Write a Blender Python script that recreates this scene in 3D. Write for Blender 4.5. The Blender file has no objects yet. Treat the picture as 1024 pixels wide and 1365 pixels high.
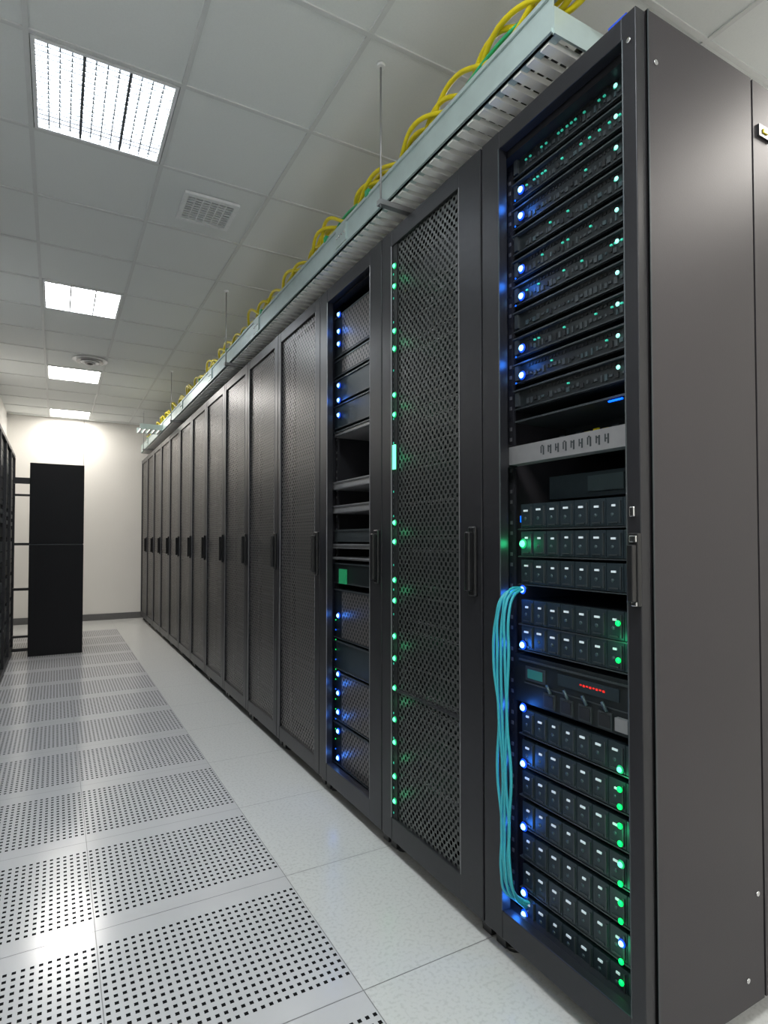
import bpy, math, random
from mathutils import Vector
random.seed(7)
D=bpy.data; C=bpy.context
col=C.scene.collection
C.scene.view_settings.view_transform='Standard'

# ---------------- materials ----------------
def new_mat(name):
    m=D.materials.new(name); m.use_nodes=True
    return m, m.node_tree.nodes, m.node_tree.links, m.node_tree.nodes['Principled BSDF']
def mat(name,color,rough=.5,metal=0.,var=.12,scale=30,bump=0.,spec=.5,coat=0):
    m,n,l,p=new_mat(name)
    tc=n.new('ShaderNodeTexCoord'); nz=n.new('ShaderNodeTexNoise'); nz.inputs['Scale'].default_value=scale
    nz.inputs['Detail'].default_value=3
    l.new(tc.outputs['Object'],nz.inputs['Vector'])
    mx=n.new('ShaderNodeMix'); mx.data_type='RGBA'
    mx.inputs[6].default_value=(*[c*(1-var) for c in color],1)
    mx.inputs[7].default_value=(*[min(1,c*(1+var)) for c in color],1)
    l.new(nz.outputs['Fac'],mx.inputs[0]); l.new(mx.outputs[2],p.inputs['Base Color'])
    p.inputs['Roughness'].default_value=rough; p.inputs['Metallic'].default_value=metal
    p.inputs['Specular IOR Level'].default_value=spec
    p.inputs['Coat Weight'].default_value=coat
    if bump:
        b=n.new('ShaderNodeBump'); b.inputs['Strength'].default_value=bump; b.inputs['Distance'].default_value=.002
        l.new(nz.outputs['Fac'],b.inputs['Height']); l.new(b.outputs['Normal'],p.inputs['Normal'])
    return m
def emit(name,color,strength,base=None):
    m,n,l,p=new_mat(name)
    p.inputs['Base Color'].default_value=(*(base or color),1)
    p.inputs['Emission Color'].default_value=(*color,1)
    p.inputs['Emission Strength'].default_value=strength
    return m
def mathn(n,l,op,a,b=None):
    k=n.new('ShaderNodeMath'); k.operation=op
    for i,v in enumerate((a,b)):
        if v is None: continue
        if isinstance(v,(int,float)): k.inputs[i].default_value=v
        else: l.new(v,k.inputs[i])
    return k.outputs[0]
def mesh_mat(name,color,p_y=.0125,p_z=.0145,th=.28,rough=.35,metal=.3):
    m,n,l,p=new_mat(name)
    tc=n.new('ShaderNodeTexCoord'); s=n.new('ShaderNodeSeparateXYZ'); l.new(tc.outputs['Object'],s.inputs[0])
    a=mathn(n,l,'COSINE',mathn(n,l,'MULTIPLY',s.outputs[1],math.pi/p_y))
    b=mathn(n,l,'COSINE',mathn(n,l,'MULTIPLY',s.outputs[2],math.pi/p_z))
    g=mathn(n,l,'GREATER_THAN',mathn(n,l,'MULTIPLY',a,b),th)
    p.inputs['Base Color'].default_value=(*color,1); p.inputs['Roughness'].default_value=rough; p.inputs['Metallic'].default_value=metal
    t=n.new('ShaderNodeBsdfTransparent'); mx=n.new('ShaderNodeMixShader')
    l.new(g,mx.inputs[0]); l.new(p.outputs[0],mx.inputs[1]); l.new(t.outputs[0],mx.inputs[2])
    l.new(mx.outputs[0],n['Material Output'].inputs['Surface'])
    return m

M={}
M['rack']=mat('rack_black_paint',(.022,.022,.026),.40,.2,.15,60,.02)
M['frame']=mat('door_frame_grey',(.028,.028,.032),.36,.35,.12,40)
M['side']=mat('side_panel_paint',(.046,.041,.046),.46,.3,.06,220,.05)
M['edge']=mat('pale_edge',(.22,.22,.23),.35,.6)
M['blade']=mat('louver_blade',(.07,.075,.085),.6)
M['dark']=mat('dark_interior',(.008,.009,.010),.6)
M['cab']=mat('cabinet_black',(.008,.008,.010),.5,spec=.25)
M['srv']=mat('server_face',(.014,.018,.020),.42,.3)
M['srv2']=mat('server_bezel',(.055,.065,.070),.38,.4)
M['sled']=mat('drive_sled',(.020,.032,.040),.4,.2,.2)
M['sled2']=mat('drive_sled_grip',(.06,.09,.10),.35,.4)
M['label']=emit('drive_label_selflit',(.75,.9,1.),.22,(.6,.65,.68))  # white labels emit weakly, so their lit look is built into the material
M['steel']=mat('steel_panel',(.36,.36,.37),.38,.6,.15,25)
M['handle']=mat('handle_black',(.012,.012,.013),.28)
M['chrome']=mat('chrome_bolt',(.7,.7,.7),.2,1)
M['mesh']=mesh_mat('perforated_door_sheet',(.130,.123,.118),.0135,.0155,.26)
M['mesh2']=mesh_mat('perforated_door_sheet_dark',(.070,.075,.073),.0125,.0145,.16)
M['tray']=mat('tray_galvanised',(.46,.56,.55),.38,.25,.15,12)
M['slat']=mat('tray_slat_steel',(.88,.88,.86),.5,0,.08,20)
M['yel']=mat('yellow_cable_pvc',(.72,.60,.01),.4)
M['grn']=mat('green_cable_pvc',(.03,.40,.16),.4)
M['teal']=mat('teal_cable_pvc',(.035,.38,.45),.4)
M['blue']=mat('blue_clip_plastic',(.02,.08,.6),.4)
M['L_b']=emit('led_blue',(.0,.10,1.),2.2)
M['L_bw']=emit('led_blue_core',(.22,.55,1.),4.0)
M['L_bh']=emit('led_blue_halo',(.0,.08,1.),1.0,(.01,.03,.3))
M['L_g']=emit('led_green',(.0,1.,.16),1.2)
M['L_gw']=emit('led_green_core',(.14,1.,.50),1.8)
M['L_gh']=emit('led_green_halo',(.0,.8,.25),.45,(.01,.2,.08))
M['L_w']=emit('led_white',(.35,1.,.85),1.2)
M['L_r']=emit('led_red',(1,.03,.02),.3)
M['L_t']=emit('port_glow_teal',(.05,.6,.42),.35)
M['lcd']=emit('lcd_screen',(.05,.5,.42),.08,(.02,.1,.09))
M['lamp']=emit('lamp_diffuser_cool',(.90,.96,1.),52)
M['lamp2']=emit('lamp_diffuser_cool_flush',(.92,.97,1.),42)
M['lampw']=emit('lamp_diffuser_warm',(1.,.96,.91),46)
M['lampd']=emit('lamp_diffuser_warm_dim',(1.,.95,.88),26)
M['white']=mat('white_enamel',(.82,.84,.85),.35)

# ---------------- mesh builder ----------------
class MB:
    def __init__(s): s.v=[];s.f=[];s.m=[];s.mats=[];s.sm=[]
    def mi(s,k):
        if k not in s.mats: s.mats.append(k)
        return s.mats.index(k)
    def box(s,x0,x1,y0,y1,z0,z1,k):
        b=len(s.v); s.v+=[(x,y,z) for x in(x0,x1) for y in(y0,y1) for z in(z0,z1)]
        q=[(0,1,3,2),(4,6,7,5),(0,4,5,1),(2,3,7,6),(0,2,6,4),(1,5,7,3)]
        i=s.mi(k)
        for a in q: s.f.append(tuple(b+t for t in a)); s.m.append(i); s.sm.append(False)
    def quad(s,pts,k):
        b=len(s.v); s.v+=pts; s.f.append((b,b+1,b+2,b+3)); s.m.append(s.mi(k)); s.sm.append(False)
    def ball(s,c,r,k,sx=.6,n=10,m=6):
        b=len(s.v); i=s.mi(k)
        for a in range(m+1):
            t=math.pi*a/m
            for j in range(n):
                p=2*math.pi*j/n
                s.v.append((c[0]+sx*r*math.cos(t),c[1]+r*math.sin(t)*math.cos(p),c[2]+r*math.sin(t)*math.sin(p)))
        for a in range(m):
            for j in range(n):
                s.f.append((b+a*n+j,b+a*n+(j+1)%n,b+(a+1)*n+(j+1)%n,b+(a+1)*n+j)); s.m.append(i); s.sm.append(True)
    def led(s,c,r,kind):
        s.ball(c,r,'L_bw' if kind=='b' else 'L_gw',.7,12,6)
        s.ball((c[0]+.003,c[1],c[2]),r*1.5,'L_bh' if kind=='b' else 'L_gh',.3,14,6)  # wider dim disc behind the core imitates the halo around the LED
    def cyl(s,p0,p1,r,k,n=12):
        p0=Vector(p0);p1=Vector(p1);d=(p1-p0).normalized()
        u=d.orthogonal().normalized(); w=d.cross(u); b=len(s.v); i=s.mi(k)
        for p in(p0,p1):
            for j in range(n):
                a=2*math.pi*j/n; s.v.append(tuple(p+r*(math.cos(a)*u+math.sin(a)*w)))
        for j in range(n):
            s.f.append((b+j,b+(j+1)%n,b+n+(j+1)%n,b+n+j)); s.m.append(i); s.sm.append(True)
        s.f.append(tuple(b+j for j in range(n))[::-1]); s.m.append(i); s.sm.append(False)
        s.f.append(tuple(b+n+j for j in range(n))); s.m.append(i); s.sm.append(False)
    def mesh(s,name):
        me=D.meshes.new(name); me.from_pydata(s.v,[],s.f)
        for k in s.mats: me.materials.append(M[k])
        me.polygons.foreach_set('material_index',s.m); me.polygons.foreach_set('use_smooth',s.sm)
        me.update(); return me
    def obj(s,name,parent=None,loc=(0,0,0),bevel=0):
        return put(s.mesh(name),name,parent,loc,bevel)
def put(me,name,parent=None,loc=(0,0,0),bevel=0):
    o=D.objects.new(name,me); col.objects.link(o); o.location=loc
    if parent: o.parent=parent
    if bevel:
        b=o.modifiers.new('bevel','BEVEL'); b.width=bevel; b.segments=2; b.limit_method='ANGLE'
    return o
def empty(name,loc=(0,0,0)):
    e=D.objects.new(name,None); e.location=loc; e.empty_display_size=.1; col.objects.link(e); return e
def curve(name,strands,k,r,parent=None):
    cu=D.curves.new(name,'CURVE'); cu.dimensions='3D'; cu.bevel_depth=r; cu.bevel_resolution=3; cu.resolution_u=10
    for pts in strands:
        sp=cu.splines.new('BEZIER'); sp.bezier_points.add(len(pts)-1)
        for b,p in zip(sp.bezier_points,pts):
            b.co=p; b.handle_left_type=b.handle_right_type='AUTO'
    cu.materials.append(M[k]); o=D.objects.new(name,cu); col.objects.link(o)
    if parent:o.parent=parent
    return o
def glow(parent,loc,colr,w):
    li=D.lights.new('led_glow','POINT'); li.color=colr; li.energy=w; li.shadow_soft_size=.012
    o=D.objects.new('led_glow',li); o.location=loc; o.parent=parent; col.objects.link(o)

# ---------------- room ----------------
CZ=2.86; XL=-.60; XR=3.46; YB=-3.13; YF=9.42
M['wall']=mat('wall_cream_panel',(.78,.765,.73),.55,0,.03,3)
M['base']=mat('baseboard_grey',(.12,.12,.12),.5)
M['seam']=mat('panel_seam',(.42,.41,.39),.6)
b=MB(); b.box(XL-.1,XR+.1,YF,YF+.1,-.02,CZ+.2,'wall')
for x in(.33,1.55,2.8): b.box(x-.004,x+.004,YF-.004,YF,0.08,CZ,'seam')
b.box(.17,.2,YF-.012,YF,.08,2.0,'wall')
b.obj('wall_back')
b=MB(); b.box(XL-.1,XL,YB,YF,-.02,CZ+.2,'wall'); b.obj('wall_left')
b=MB(); b.box(XR,XR+.1,YB,YF,-.02,CZ+.2,'wall'); b.obj('wall_right')
b=MB(); b.box(XL-.1,XR+.1,YB-.1,YB,-.02,CZ+.2,'wall'); b.obj('wall_front')
b=MB(); b.box(XL,XR,YF-.015,YF,0,.09,'base'); b.obj('baseboard_back')
b=MB(); b.box(XL,XL+.012,YB,YF-.015,0,.09,'base'); b.obj('baseboard_left')

m,n,l,p=new_mat('ceiling_tile_mineral')
tc=n.new('ShaderNodeTexCoord'); nz=n.new('ShaderNodeTexNoise'); nz.inputs['Scale'].default_value=160; nz.inputs['Detail'].default_value=4
l.new(tc.outputs['Object'],nz.inputs['Vector'])
r=n.new('ShaderNodeValToRGB'); r.color_ramp.elements[0].position=.3; r.color_ramp.elements[1].position=.6
r.color_ramp.elements[0].color=(.76,.79,.785,1); r.color_ramp.elements[1].color=(.78,.81,.805,1)
l.new(nz.outputs['Fac'],r.inputs[0]); l.new(r.outputs[0],p.inputs['Base Color']); p.inputs['Roughness'].default_value=.9
M['ctile']=m
M['tbar']=mat('ceiling_tbar',(.66,.68,.68),.5,0,.05)
gx=[-.62+.51*i for i in range(9)]; gx[0]=XL; gy=[1.73+.54*k for k in range(-9,15)]+[YF]
ly=[gy.index(v) for v in gy if any(abs(v-t)<.01 for t in(-2.05,.11,2.27,4.43,6.59,8.75))]
lc=[(1,k) for k in ly]+[(6,ly[0]),(6,ly[1]),(6,ly[2]),(6,ly[3]),(6,ly[4]),(4,ly[0])]
b=MB()
for i in range(8):
    for j in range(len(gy)-1):
        if (i,j) in lc: continue
        b.quad([(gx[i],gy[j],CZ+.004),(gx[i],gy[j+1],CZ+.004),(gx[i+1],gy[j+1],CZ+.004),(gx[i+1],gy[j],CZ+.004)],'ctile')
for x in gx[1:-1]: b.box(x-.009,x+.009,YB,YF,CZ-.001,CZ+.02,'tbar')
for y in gy[1:-1]: b.box(XL,XR,y-.009,y+.009,CZ-.0015,CZ+.02,'tbar')
b.box(XL,XR,YB,YF,CZ+.15,CZ+.2,'ctile')
b.obj('ceiling')

def ceiling_light(i,j,louver,lamp):
    x0,x1,y0,y1=gx[i]+.012,gx[i+1]-.012,gy[j]+.012,gy[j+1]-.012
    cx,cy=(x0+x1)/2,(y0+y1)/2; e=empty('ceiling_light_panel',(cx,cy,CZ)); w,h=(x1-x0)/2,(y1-y0)/2
    b=MB(); t=.014; zt=.045 if louver else .016
    b.box(-w,w,-h,-h+t,-.003,zt,'white'); b.box(-w,w,h-t,h,-.003,zt,'white')
    b.box(-w,-w+t,-h+t,h-t,-.003,zt,'white'); b.box(w-t,w,-h+t,h-t,-.003,zt,'white')
    b.box(-w,w,-h,h,zt+.004,zt+.012,'white')
    b.obj('housing',e)
    b=MB(); zz=zt if louver==1 else (.016 if louver else .004)
    b.quad([(-w+t,-h+t,zz),(-w+t,h-t,zz),(w-t,h-t,zz),(w-t,-h+t,zz)],lamp); b.obj('diffuser',e)
    if louver:
        hb=.016 if louver==1 else .007; kb='blade' if louver==1 else 'steel'
        b=MB()
        for k in range(1,12):
            x=-w+t+(2*w-2*t)*k/12; tt=.005 if k in(4,8) else .0018; b.box(x-tt,x+tt,-h+t,h-t,0,hb,kb)
        for k in range(1,18):
            y=-h+t+(2*h-2*t)*k/18; b.box(-w+t,w-t,y-.0025,y+.0025,.002,hb,kb)
        b.obj('louver',e)
for (i,j) in lc:
    lp='lamp2'; lv=0
    if i==1 and j==ly[2]: lp='lamp'; lv=1
    if i==1 and j==ly[3]: lp='lamp2'; lv=2
    if i==1 and j==ly[4]: lp='lampw'
    if i==1 and j==ly[5]: lp='lampd'
    if i>2: lp='lampw' if j>ly[1] else 'lampd'
    ceiling_light(i,j,lv,lp)

# square air vent
e=empty('ceiling_air_vent',(.665,3.08,CZ)); b=MB(); s=.135
for a in((-s,s,-s,-s+.022),(-s,s,s-.022,s),(-s,-s+.022,-s+.022,s-.022),(s-.022,s,-s+.022,s-.022)): b.box(*a,-.014,.0,'white')
for k in range(10):
    y=-s+.032+k*(2*s-.064)/9; b.box(-s+.022,s-.022,y-.004,y+.004,-.009,0.,'white')
for k in range(1,6):
    x=-s+.022+k*(2*s-.044)/6; b.box(x-.002,x+.002,-s+.022,s-.022,-.010,0.,'white')
b.box(-s+.022,s-.022,-s+.022,s-.022,-.002,.002,'srv2'); b.obj('grille',e)
# round diffuser
e=empty('ceiling_round_diffuser',(.26,6.2,CZ)); b=MB()
for k,(r0,z) in enumerate(((.15,-.012),(.115,-.022),(.08,-.032),(.045,-.04))):
    b.cyl((0,0,z),(0,0,z+.006),r0,'white' if k%2==0 else 'steel',28)
b.cyl((0,0,-.04),(0,0,0),.03,'steel'); b.obj('rings',e)

# floor
m,n,l,p=new_mat('floor_tile_laminate')
tc=n.new('ShaderNodeTexCoord'); nz=n.new('ShaderNodeTexNoise'); nz.inputs['Scale'].default_value=90; nz.inputs['Detail'].default_value=6
l.new(tc.outputs['Object'],nz.inputs['Vector'])
r=n.new('ShaderNodeValToRGB'); r.color_ramp.elements[0].position=.36; r.color_ramp.elements[1].position=.5
r.color_ramp.elements[0].color=(.53,.535,.52,1); r.color_ramp.elements[1].color=(.60,.605,.59,1)
l.new(nz.outputs['Fac'],r.inputs[0]); l.new(r.outputs[0],p.inputs['Base Color']); p.inputs['Roughness'].default_value=.24
M['ftile']=m
TP=.586; FX=.70; FY=1.365
m,n,l,p=new_mat('floor_tile_perforated')
tc=n.new('ShaderNodeTexCoord'); s=n.new('ShaderNodeSeparateXYZ'); l.new(tc.outputs['Object'],s.inputs[0])
def hole_axis(o,off,pitch,marg,duty):
    u=mathn(n,l,'MODULO',mathn(n,l,'ADD',o,off),TP)
    inside=mathn(n,l,'MULTIPLY',mathn(n,l,'GREATER_THAN',u,marg),mathn(n,l,'LESS_THAN',u,TP-marg))
    q=mathn(n,l,'MODULO',mathn(n,l,'SUBTRACT',u,marg-pitch),pitch)
    c=mathn(n,l,'LESS_THAN',mathn(n,l,'ABSOLUTE',mathn(n,l,'SUBTRACT',q,pitch/2)),duty/2)
    return mathn(n,l,'MULTIPLY',inside,c)
hx=hole_axis(s.outputs[0],-FX+TP*10,TP/28,.0002,.0100)
hy=hole_axis(s.outputs[1],-FY+TP*10,.0270,.0595,.0110)
hm=mathn(n,l,'MULTIPLY',hx,hy)
mx=n.new('ShaderNodeMix'); mx.data_type='RGBA'; mx.inputs[6].default_value=(.54,.54,.55,1); mx.inputs[7].default_value=(.012,.012,.013,1)
l.new(hm,mx.inputs[0]); l.new(mx.outputs[2],p.inputs['Base Color'])
l.new(mathn(n,l,'ADD',mathn(n,l,'MULTIPLY',hm,.6),.18),p.inputs['Roughness'])
l.new(mathn(n,l,'SUBTRACT',.85,mathn(n,l,'MULTIPLY',hm,.85)),p.inputs['Specular IOR Level'])
M['ptile']=m
M['gap']=mat('floor_seam',(.22,.22,.22),.7)
b=MB(); b.box(XL-.1,XR+.1,YB-.1,YF+.1,-.06,-.002,'gap')
g=.0011
xs=[FX+TP*k for k in range(-3,6)]; ys=[FY+TP*k for k in range(-8,15)]
for xx in xs:
    for yy in ys:
        x0=max(xx,XL)+g; x1=min(xx+TP,XR)-g; y0=max(yy,YB)+g; y1=min(yy+TP,YF)-g
        if x1<=x0 or y1<=y0: continue
        pf=(xx<FX-.1 and xx>FX-2.5*TP) and yy<8.2
        b.quad([(x0,y0,0),(x1,y0,0),(x1,y1,0),(x0,y1,0)],'ptile' if pf else 'ftile')
b.obj('floor')

# ---------------- racks ----------------
X0=1.08; W=.604; H=2.31; Z0=.045; DEP=1.08
def carcass(w,side_detail=False):
    b=MB(); k='side' if side_detail else 'rack'
    t=.018; xs=.034
    if side_detail:
        b.box(xs,.43,0,t,Z0,H,'side'); b.box(.438,DEP,0,t,Z0,H,'side'); b.box(.425,.445,.004,t,Z0,H,'dark')
    else: b.box(xs,DEP,0,t,Z0,H,k)
    b.box(xs,DEP,w-t,w,Z0,H,k)
    b.box(xs,DEP,t,w-t,H-.02,H,'rack'); b.box(xs,DEP,t,w-t,Z0,Z0+.03,'rack'); b.box(DEP-.02,DEP,t,w-t,Z0+.03,H-.02,'rack')
    b.box(xs,xs+.03,t,w-t,H-.07,H-.02,'rack'); b.box(xs,xs+.03,t,w-t,Z0+.03,Z0+.08,'rack')
    for fy in(.03,w-.07):
        for fx in(.05,DEP-.1):
            b.cyl((fx+.02,fy+.02,0),(fx+.02,fy+.02,Z0),.018,'handle'); b.cyl((fx+.02,fy+.02,0),(fx+.02,fy+.02,.012),.028,'handle')
    for fy in(.01,w-.05): b.box(.036,.08,fy,fy+.04,.004,Z0,'handle')
    for y0 in(.035,w-.06):
        b.box(.066,.075,y0,y0+.022,Z0+.08,H-.07,'rack')
        for q in range(70):
            z=Z0+.1+q*.03; b.box(.0645,.0662,y0+.007,y0+.015,z,z+.010,'edge' if q%3 else 'dark')
    return b
def door(w,near=.048,far=.048,top=.055,bot=.07,divider=None,ed='edge'):
    b=MB(); z0=Z0+.015; z1=H-.004
    b.box(0,.03,.003,near,z0,z1,'frame'); b.box(0,.03,w-far,w-.003,z0,z1,'frame')
    b.box(0.001,.03,near,w-far,z1-top,z1,'frame'); b.box(0.001,.03,near,w-far,z0,z0+bot,'frame')
    b.box(-.0015,.004,near-.004,near,z0+bot,z1-top,ed); b.box(-.0015,.004,w-far,w-far+.004,z0+bot,z1-top,ed)  # pale strips put the shine along the door edges into the colour
    if divider: b.box(.004,.02,near,w-far,divider,divider+.012,'frame')
    return b
def handle(y):
    b=MB(); b.box(-.012,0,y,y+.034,.985,1.19,'handle'); b.box(-.03,-.012,y+.006,y+.028,1.0,1.175,'handle')
    return b
def stack(w,x=.085,seed=0,k1='srv',k2='srv2',z0=.16,z1=2.18):
    b=MB(); rr=random.Random(seed); z=z0
    while z<z1:
        h=rr.choice((.044,.044,.088,.13)); 
        b.box(x,x+.7,.062,w-.062,z,z+h-.004,k1)
        b.box(x-.004,x,.066,w-.066,z+h-.012,z+h-.006,k2)
        z+=h
    return b
cm=carcass(W).mesh('rack_carcass'); dm=door(W,.06,.045).mesh('rack_door_frame')
b=MB(); b.quad([(.012,.06,Z0+.08),(.012,.06,H-.055),(.012,W-.045,H-.055),(.012,W-.045,Z0+.08)],'mesh'); pm=b.mesh('rack_door_mesh')
hmn=handle(.008).mesh('rack_handle'); sm=stack(W,seed=3).mesh('rack_servers')
for k in range(3,14):
    e=empty('server_rack',(X0,.75+.604*k,0))
    put(cm,'carcass',e); put(dm,'door_frame',e,bevel=.003); put(pm,'door_mesh',e); put(hmn,'door_handle',e,bevel=.004); put(sm,'servers',e)

# ---- near rack (open front) ----
w1=.532; Y1=.82
e1=empty('server_rack',(X0,Y1,0))
b=carcass(w1,True)
b.box(.034,.038,-.002,.004,Z0,H,'srv2')
for x,z in((.06,.11),(.36,.11),(.405,.3),(.06,2.2)): b.cyl((x,-.003,z),(x,.0,z),.006,'chrome')
b.box(.455,.51,-.006,0,2.17,2.2,'handle'); b.box(.47,.49,-.009,-.006,2.18,2.19,'yel')
b.obj('carcass',e1)
b=door(w1,.040,.078,.05,.075,ed='srv2'); 
b.cyl((-.004,.02,2.24),(0,.02,2.24),.006,'chrome'); b.box(-.008,0,.014,.026,1.20,1.222,'chrome')
b.obj('door_frame',e1,bevel=.003)
b=MB(); b.box(-.012,0.0,.002,.026,1.01,1.165,'handle'); b.box(-.026,-.012,.005,.020,1.02,1.14,'handle'); b.box(-.015,-.011,.004,.022,1.145,1.160,'chrome'); b.box(-.015,-.011,.004,.018,1.01,1.02,'chrome')
b.obj('door_handle',e1,bevel=.003)
xc=.068; ya,yb=.045,.465
rr=random.Random(5)
b=MB(); L=MB()
for k in range(10):
    z=2.22-.0745*k
    b.box(xc,xc+.7,ya,yb,z-.031,z+.031,'srv')
    b.box(xc-.012,xc,ya,yb,z+.022,z+.026,'srv2'); b.box(xc-.006,xc,ya,yb,z-.029,z-.026,'srv2')
    b.box(xc-.004,xc,ya,ya+.02,z-.02,z+.02,'srv2'); b.box(xc-.008,xc,yb-.02,yb-.006,z-.02,z+.02,'srv2')
    for q in range(22):
        y=ya+.05+q*.015+rr.uniform(-.002,.002)
        b.box(xc-.003,xc,y,y+rr.choice((.005,.008,.010)),z+rr.choice((-.018,-.012)),z+rr.choice((-.006,-.002)),rr.choice(('srv2','srv2','sled2','srv2','dark')))
        if rr.random()<(.5 if k<2 else .1): b.box(xc-.004,xc,y,y+.006,z+.002,z+.006,'L_t')
    for q in range(26):
        y=ya+.06+q*.012; b.box(xc-.002,xc,y,y+.007,z+.011,z+.018,'dark')
    L.ball((xc-.006,.107,z+.004),.0055,'L_w')
for z in(2.14,2.065,1.914,1.836,1.689,1.612): L.led((xc-.014,.425,z),.0085,'b')
for z in(2.125,2.05,1.90,1.822,1.675,1.60): L.ball((xc-.014,.447,z-.006),.0025,'L_b')
b.box(xc+.2,xc+.7,ya,yb,1.42,1.50,'srv')
b.box(xc-.004,xc+.3,ya,yb,1.485,1.490,'srv2')
for q in range(8): b.box(xc+.1,xc+.103,ya+.12+q*.03,ya+.14+q*.03,1.435+.004*(q%2),1.443+.004*(q%2),'yel' if q in(2,3,4) else 'srv2')
L.box(xc-.002,xc+.002,.10,.14,1.478,1.482,'L_b')
b.box(xc-.03,xc+.01,ya-.01,yb+.02,1.362,1.412,'steel')
for q in range(9): 
    b.box(xc-.0312,xc-.03,ya+.07+q*.026,ya+.074+q*.026,1.375,1.398,'srv2'); b.box(xc-.0312,xc-.03,ya+.079+q*.026,ya+.082+q*.026,1.380,1.398,'srv2'); b.box(xc-.0312,xc-.03,ya+.074+q*.026,ya+.079+q*.026,1.386+.006*(q%3),1.389+.006*(q%3),'srv2')
b.box(xc-.035,xc,yb-.005,yb+.02,1.355,1.42,'handle')
b.box(xc+.05,xc+.6,ya+.06,yb-.08,1.262,1.325,'sled'); b.box(xc+.044,xc+.05,ya+.09,ya+.2,1.275,1.315,'sled2')
rows=[1.216,1.140,1.062,.951,.881]+[.648-.0845*i for i in range(7)]
for z in rows:
    b.box(xc+.004,xc+.6,ya,yb-.02,z-.034,z+.034,'srv')
    b.box(xc-.012,xc+.004,ya,yb-.02,z-.037,z-.034,'srv2')
    n_=8; sw=(yb-.03-ya)/n_
    for q in range(n_):
        y=ya+q*sw+.001
        b.box(xc-.010,xc+.004,y,y+sw-.002,z-.032,z+.034,'sled')
        b.box(xc-.014,xc-.010,y+.004,y+.008,z-.026,z+.026,'srv2')
        b.box(xc-.013,xc-.010,y+.014,y+sw-.010,z-.026,z-.023,'srv2')
        b.ball((xc-.010,y+.030,z-.006),.005,'sled2',.4,8,4)
        dz=rr.uniform(-.002,.002)
        b.box(xc-.0125,xc-.010,y+.020,y+.020+rr.choice((.010,.013,.015)),z+.013+dz,z+.018+dz,'label')
b.box(xc-.008,xc+.6,ya,yb,.70,.83,'srv'); b.box(xc-.012,xc-.008,ya+.02,yb-.02,.815,.820,'srv2')
b.box(xc-.010,xc-.008,ya+.03,yb-.04,.755,.758,'srv2'); b.box(xc-.010,xc-.008,.345,.42,.765,.803,'srv2'); 
b.box(xc-.012,xc-.008,.355,.41,.772,.796,'lcd'); b.box(xc-.0105,xc-.008,.11,.30,.775,.805,'sled')
for q in range(8): b.box(xc-.0118,xc-.0105,.15+q*.010,.156+q*.010,.789+.0015*(q%2),.794,'L_r')
for q in range(4): b.box(xc-.012,xc-.008,.13+q*.06,.17+q*.06,.705,.745,'srv2'); b.box(xc-.014,xc-.012,.134+q*.06,.166+q*.06,.710,.740,'dark'); b.cyl((xc-.016,.14+q*.06,.748),(xc-.016,.155+q*.06,.768),.004,'sled2')
b.box(xc-.02,xc-.008,.08,.115,.712,.742,'steel')
b.obj('equipment',e1)
L.box(xc-.008,xc,.405,.44,1.20,1.218,'L_b')
L.led((xc-.014,.425,1.14),.0095,'g')
for z in(1.013,.86,.688,.535,.363,.1846,.126): L.led((xc-.018,.424,z),.0085,'b')
for z in(.959,.874,.626,.581,.542,.499,.459,.412,.369,.325,.285,.235,.195,.148,.105):
    if z in(.235,.626,.412): L.led((xc-.018,.105,z),.0065,'b' if z==.235 else 'g')
    else: L.ball((xc-.018,.105,z),.007,'L_g')
L.obj('status_leds',e1)
BL=(.03,.22,1.); GR=(.03,1.,.35)
for z in(2.10,1.875,1.65,1.0,.86,.688,.535,.363,.155): glow(e1,(xc-.04,.43,z),BL,.14)
glow(e1,(xc-.04,.43,1.14),GR,.08)
for z in(.92,.60,.48,.35,.22,.12): glow(e1,(xc-.04,.105,z),GR,.06)
glow(e1,(xc-.02,.12,1.475),BL,.03)
# teal patch cords: leave the port together, hang side by side, gather again at the bottom
st=[]
for i in range(5):
    o=(i-2); zj=(.0,.018,-.012,.01,-.02)[i]; dy=(.004,-.006,.003,.007,-.004)[i]
    st.append([(xc-.005,.428+o*.003,1.018),
               (.012-i*.004,.426+o*.006,1.010-abs(o)*.006),
               (-.010-i*.003,.428+o*.010,.955+zj),
               (-.018-i*.002,.428+o*.013,.84+zj),
               (-.020,.424+o*.010+dy,.68),
               (-.020,.420+o*.012-dy,.52),
               (-.018,.418+o*.009+dy,.38),
               (-.016,.420+o*.009,.27+zj),
               (.004,.424+o*.008,.20+zj*.6),
               (xc-.008,.418-o*.004,.15+o*.006)])
curve('patch_cables',st,'teal',.0040,e1)

# ---- second rack (mesh door, green LEDs) ----
e2=empty('server_rack',(X0,.75+.604,0))
put(cm,'carcass',e2)
door(W,.112,.075,.06,.08,.60).obj('door_frame',e2,bevel=.003)
b=MB(); b.quad([(.012,.112,Z0+.09),(.012,.112,H-.06),(.012,W-.105,H-.06),(.012,W-.105,Z0+.09)],'mesh2')
b.obj('door_mesh',e2)
b=MB(); b.box(.006,.02,W-.105,W-.075,Z0+.09,H-.06,'dark')
for q in range(90): b.box(.0045,.006,W-.083,W-.079,Z0+.11+q*.0225,Z0+.117+q*.0225,'L_t' if q%4==0 else 'srv2')
b.obj('indicator_strip',e2)
handle(.02).obj('door_handle',e2,bevel=.004)
stack(W,seed=9,k1='srv',k2='edge').obj('servers',e2)
L=MB()
gz=(2.166,2.09,1.923,1.856,1.685,1.612,1.214,1.144,1.004,.929,.80,.719,.612,.498,.416,.293,.204)
for z in gz: L.led((.002,W-.091,z),.008,'g')
L.box(-.001,.004,W-.101,W-.083,1.41,1.50,'L_gw')
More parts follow.
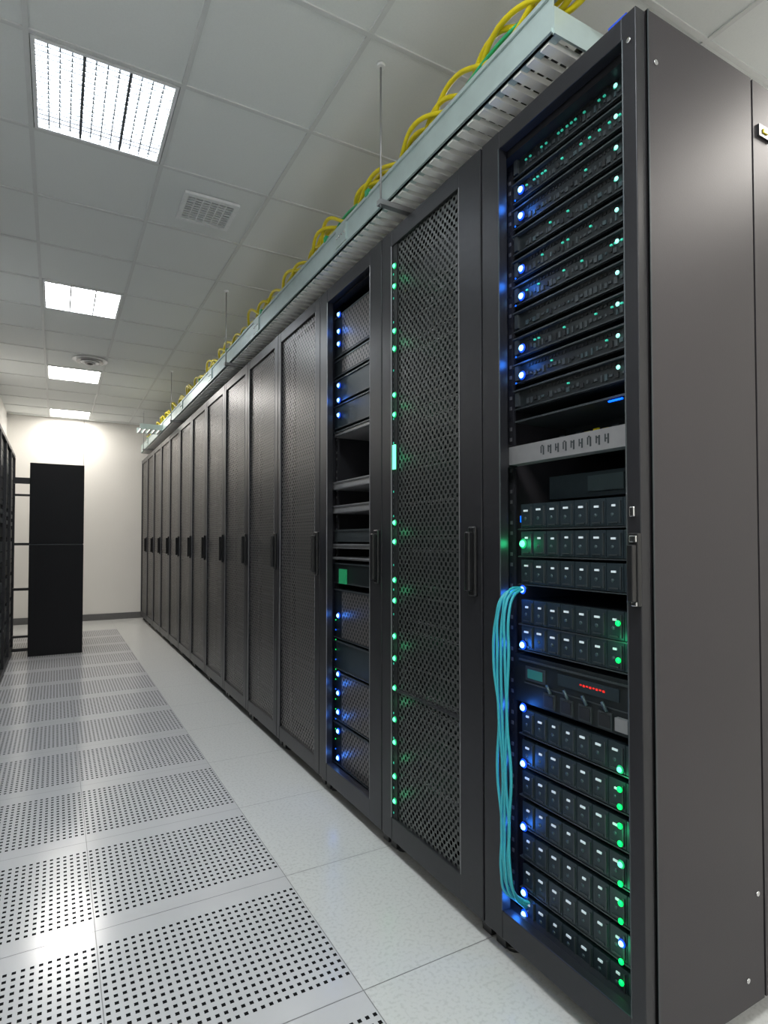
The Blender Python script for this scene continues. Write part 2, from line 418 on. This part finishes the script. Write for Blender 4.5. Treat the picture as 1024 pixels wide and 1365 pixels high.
L.obj('status_leds',e2)
for z in(2.13,1.89,1.65,1.455,1.18,.965,.76,.555,.35,.22): glow(e2,(-.025,W-.088,z),GR,.02)

# ---- third rack (open, mixed servers) ----
Y3=.75+.604*2
e3=empty('server_rack',(X0,Y3,0))
put(cm,'carcass',e3)
door(W,.10,.085,.06,.08).obj('door_frame',e3,bevel=.003)
handle(.012).obj('door_handle',e3,bevel=.004)
b=MB(); x=.05; ya,yb=.06,W-.06
def unit(z0,z1,k,lip='srv2',xx=x):
    b.box(xx,xx+.7,ya,yb,z0+.002,z1-.002,k); b.box(xx-.005,xx,ya,yb,z1-.010,z1-.004,lip); b.box(xx-.004,xx,ya,yb,z0+.003,z0+.007,lip)
def meshface(z0,z1): b.quad([(x-.004,ya+.02,z0+.012),(x-.004,ya+.02,z1-.012),(x-.004,yb-.09,z1-.012),(x-.004,yb-.09,z0+.012)],'mesh')
for z0,z1,k,mf in((1.99,2.19,'srv',1),(1.90,1.985,'srv',1),(1.78,1.895,'sled',0),(1.66,1.775,'sled',0),(1.625,1.655,'steel',0),(.70,.93,'srv',1),(.56,.695,'sled',0),(.33,.555,'srv',1),(.13,.325,'srv',1)):
    unit(z0,z1,k); 
    if mf: meshface(z0,z1)
for z0,z1 in((1.38,1.42),(1.27,1.31),(1.11,1.135),(1.06,1.075)): unit(z0,z1,'steel','edge',x-.01)
unit(1.14,1.20,'srv2'); unit(.95,1.05,'srv')
b.box(x-.012,x-.004,.40,.47,.955,1.02,'grn')
b.obj('equipment',e3)
L=MB()
bz=(2.183,2.105,2.047,1.856,1.788,1.72,.809,.546,.461,.376,.29,.171)
for z in bz: L.led((x-.012,.478,z),.0095,'b')
for q in range(14): L.ball((x-.006,.515,.2+q*.045),.003,'L_g' if q%3 else 'L_b')
L.obj('status_leds',e3)
for z in(2.12,1.80,.809,.50,.35,.18): glow(e3,(x-.035,.478,z),BL,.07)

# ---------------- cable tray ----------------
TX=1.035; TZ=2.372; TH=.112; TW=.40; TY0=1.02; TY1=8.9
e=empty('cable_tray',(TX,TY0,TZ)); Ln=TY1-TY0
b=MB()
for x0,sg in((0,1),(TW,-1)):
    b.box(x0,x0+.005,0,Ln,0,TH,'tray') if sg>0 else b.box(x0-.005,x0,0,Ln,0,TH,'tray')
    a=(x0,x0+.028) if sg>0 else (x0-.028,x0)
    b.box(*a,0,Ln,TH-.006,TH,'tray'); b.box(*a,0,Ln,0,.005,'tray')
    bb=(x0-.006,x0) if sg>0 else (x0,x0+.006)
    b.box(*bb,0,Ln,.006,.016,'tray'); b.box(*bb,0,Ln,TH-.016,TH-.004,'tray')
    for q in range(1,7):
        b.box(bb[0]-.002,bb[1],q*1.2-.05,q*1.2+.05,.018,TH-.018,'tray')
        for d_ in(-.035,-.012,.012,.035): b.cyl((bb[0]-.006,q*1.2+d_,TH/2),(bb[0],q*1.2+d_,TH/2),.005,'chrome',8)
b.box(0,TW,-.006,0,0,TH*.6,'tray')
for y in(5.95,6.25): b.box(-.24,-.007,y,y+.008,.01,.07,'tray')
for q in range(5): b.box(-.23+q*.05,-.21+q*.05,5.958,6.25,.012,.03,'slat')
b.obj('side_rails',e)
b=MB(); y=.02
while y<Ln-.02: b.box(.006,TW-.006,y,y+.028,-.006,.012,'slat'); y+=.05
b.obj('rungs',e)
b=MB()
for y in(.80,3.0,5.2,7.35):
    b.box(-.045,TW+.045,y-.012,y+.012,-.026,-.008,'steel')
    for x in(-.035,TW+.035):
        b.cyl((x,y,-.032),(x,y,CZ-TZ),.0035,'steel'); b.cyl((x,y,CZ-TZ-.012),(x,y,CZ-TZ),.016,'white')
b.obj('hangers',e)
st=[]
for s_ in range(7):
    rr=random.Random(20+s_); pts=[]; y=-.02-.03*s_; k=s_%2
    while y<Ln-.5:
        up=(k%2==0)
        z=TH+ (rr.uniform(.035,.08) if up else rr.uniform(-.015,.012)) - (.02 if s_>3 else 0)
        x_=rr.uniform(-.02,.015) if up else rr.uniform(.012,.04)
        pts.append((x_+.009*s_,y,z)); y+=rr.uniform(.15,.26); k+=1
    st.append(pts)
curve('yellow_cables',st,'yel',.0078,e)
st=[]
for s_ in range(4):
    rr=random.Random(40+s_); pts=[]; y=.1
    while y<Ln-.3:
        pts.append((.02+.02*s_+rr.uniform(-.01,.01),y,TH+rr.uniform(-.03,.035))); y+=rr.uniform(.12,.3)
    st.append(pts)
curve('green_cables',st,'grn',.006,e)
b=MB()
for y in(.95,1.35,2.3,3.1,4.0): b.box(-.010,.02,y,y+.025,TH-.01,TH+.012,'grn')
b.obj('green_ties',e)
st=[[( .05+.05*i,.05,TH*.2+.02*i),(.06+.05*i,1,.035+.01*i),(.05+.04*i,3,.04),(.06+.05*i,5,.04),(.05+.05*i,Ln-.2,.04)] for i in range(5)]
curve('dark_cables',st,'handle',.009,e)
e=empty('rack_top_bracket',(1.2,.87,H+.001)); b=MB()
b.box(0,.025,0,.12,.0,.006,'steel'); b.box(0,.025,0,.006,0,.07,'steel'); b.box(.0,.2,0.0,.025,.064,.07,'steel'); b.box(-.09,-.04,.0,.05,0,.03,'blue'); b.box(-.09,0,.0,.02,0,.005,'steel')
b.cyl((.1,.0125,0),(.1,.0125,.064),.010,'steel'); b.obj('bracket',e)

# ---------------- left side ----------------
lm=MB(); wL=.6; hL=2.02
lm.box(-.2,0,0,.02,.02,hL,'rack'); lm.box(-.2,0,wL-.02,wL,.02,hL,'rack'); lm.box(-.2,0,.02,wL-.02,hL-.03,hL,'rack'); lm.box(-.2,0,.02,wL-.02,.02,.06,'rack'); lm.box(-.2,-.19,.02,wL-.02,.06,hL-.03,'rack')
for yy in(.04,wL-.1): lm.cyl((-.05,yy+.03,0),(-.05,yy+.03,.02),.02,'handle'); lm.cyl((-.15,yy+.03,0),(-.15,yy+.03,.02),.02,'handle')
rr=random.Random(3); z=.08
while z<hL-.12:
    h=rr.choice((.045,.09)); lm.box(-.17,-.02,.03,wL-.03,z,z+h-.008,rr.choice(('srv','srv2')))
    lm.ball((-.018,.06,z+h/2),.006,rr.choice(('L_b','L_g','L_t','L_t','srv2'))); z+=h+rr.choice((0,0,.03))
lm=lm.mesh('wall_rack_mesh')
for k in range(9):
    e=empty('network_rack',(-.375,1.72+.604*k,0)); put(lm,'rack_body',e)
e=empty('storage_cabinet',(0,6.80,0)); b=MB()
b.box(-.235,.247,0,.5,.0,1.105,'cab'); b.box(-.235,.247,0,.5,1.112,1.92,'cab'); b.box(-.23,.242,.005,.495,1.1,1.115,'srv2')
b.obj('cabinet_body',e,bevel=.004)
b=MB()
for z,h in((1.745,.06),(1.60,.02),(1.11,.025),(.66,.025),(.19,.02),(.06,.03)): b.box(-.374,-.235,.08,.13,z-h/2,z+h/2,'handle')
b.obj('mounting_arms',e)

# ---------------- world, camera ----------------
w=D.worlds.new('world'); C.scene.world=w; w.use_nodes=True
w.node_tree.nodes['Background'].inputs[0].default_value=(.5,.55,.6,1); w.node_tree.nodes['Background'].inputs[1].default_value=.05
f=785.; th=math.atan(437/f); pitch=math.radians(1.4)
cam=D.cameras.new('camera'); co=D.objects.new('camera',cam); col.objects.link(co)
cam.sensor_fit='HORIZONTAL'; cam.sensor_width=36; cam.lens=f/1024*36
cam.shift_y=(37.5-f*math.tan(pitch))/1024; cam.clip_start=.05
co.location=(0,0,1.15); co.rotation_euler=(math.radians(90)+pitch,0,-th)
C.scene.camera=co
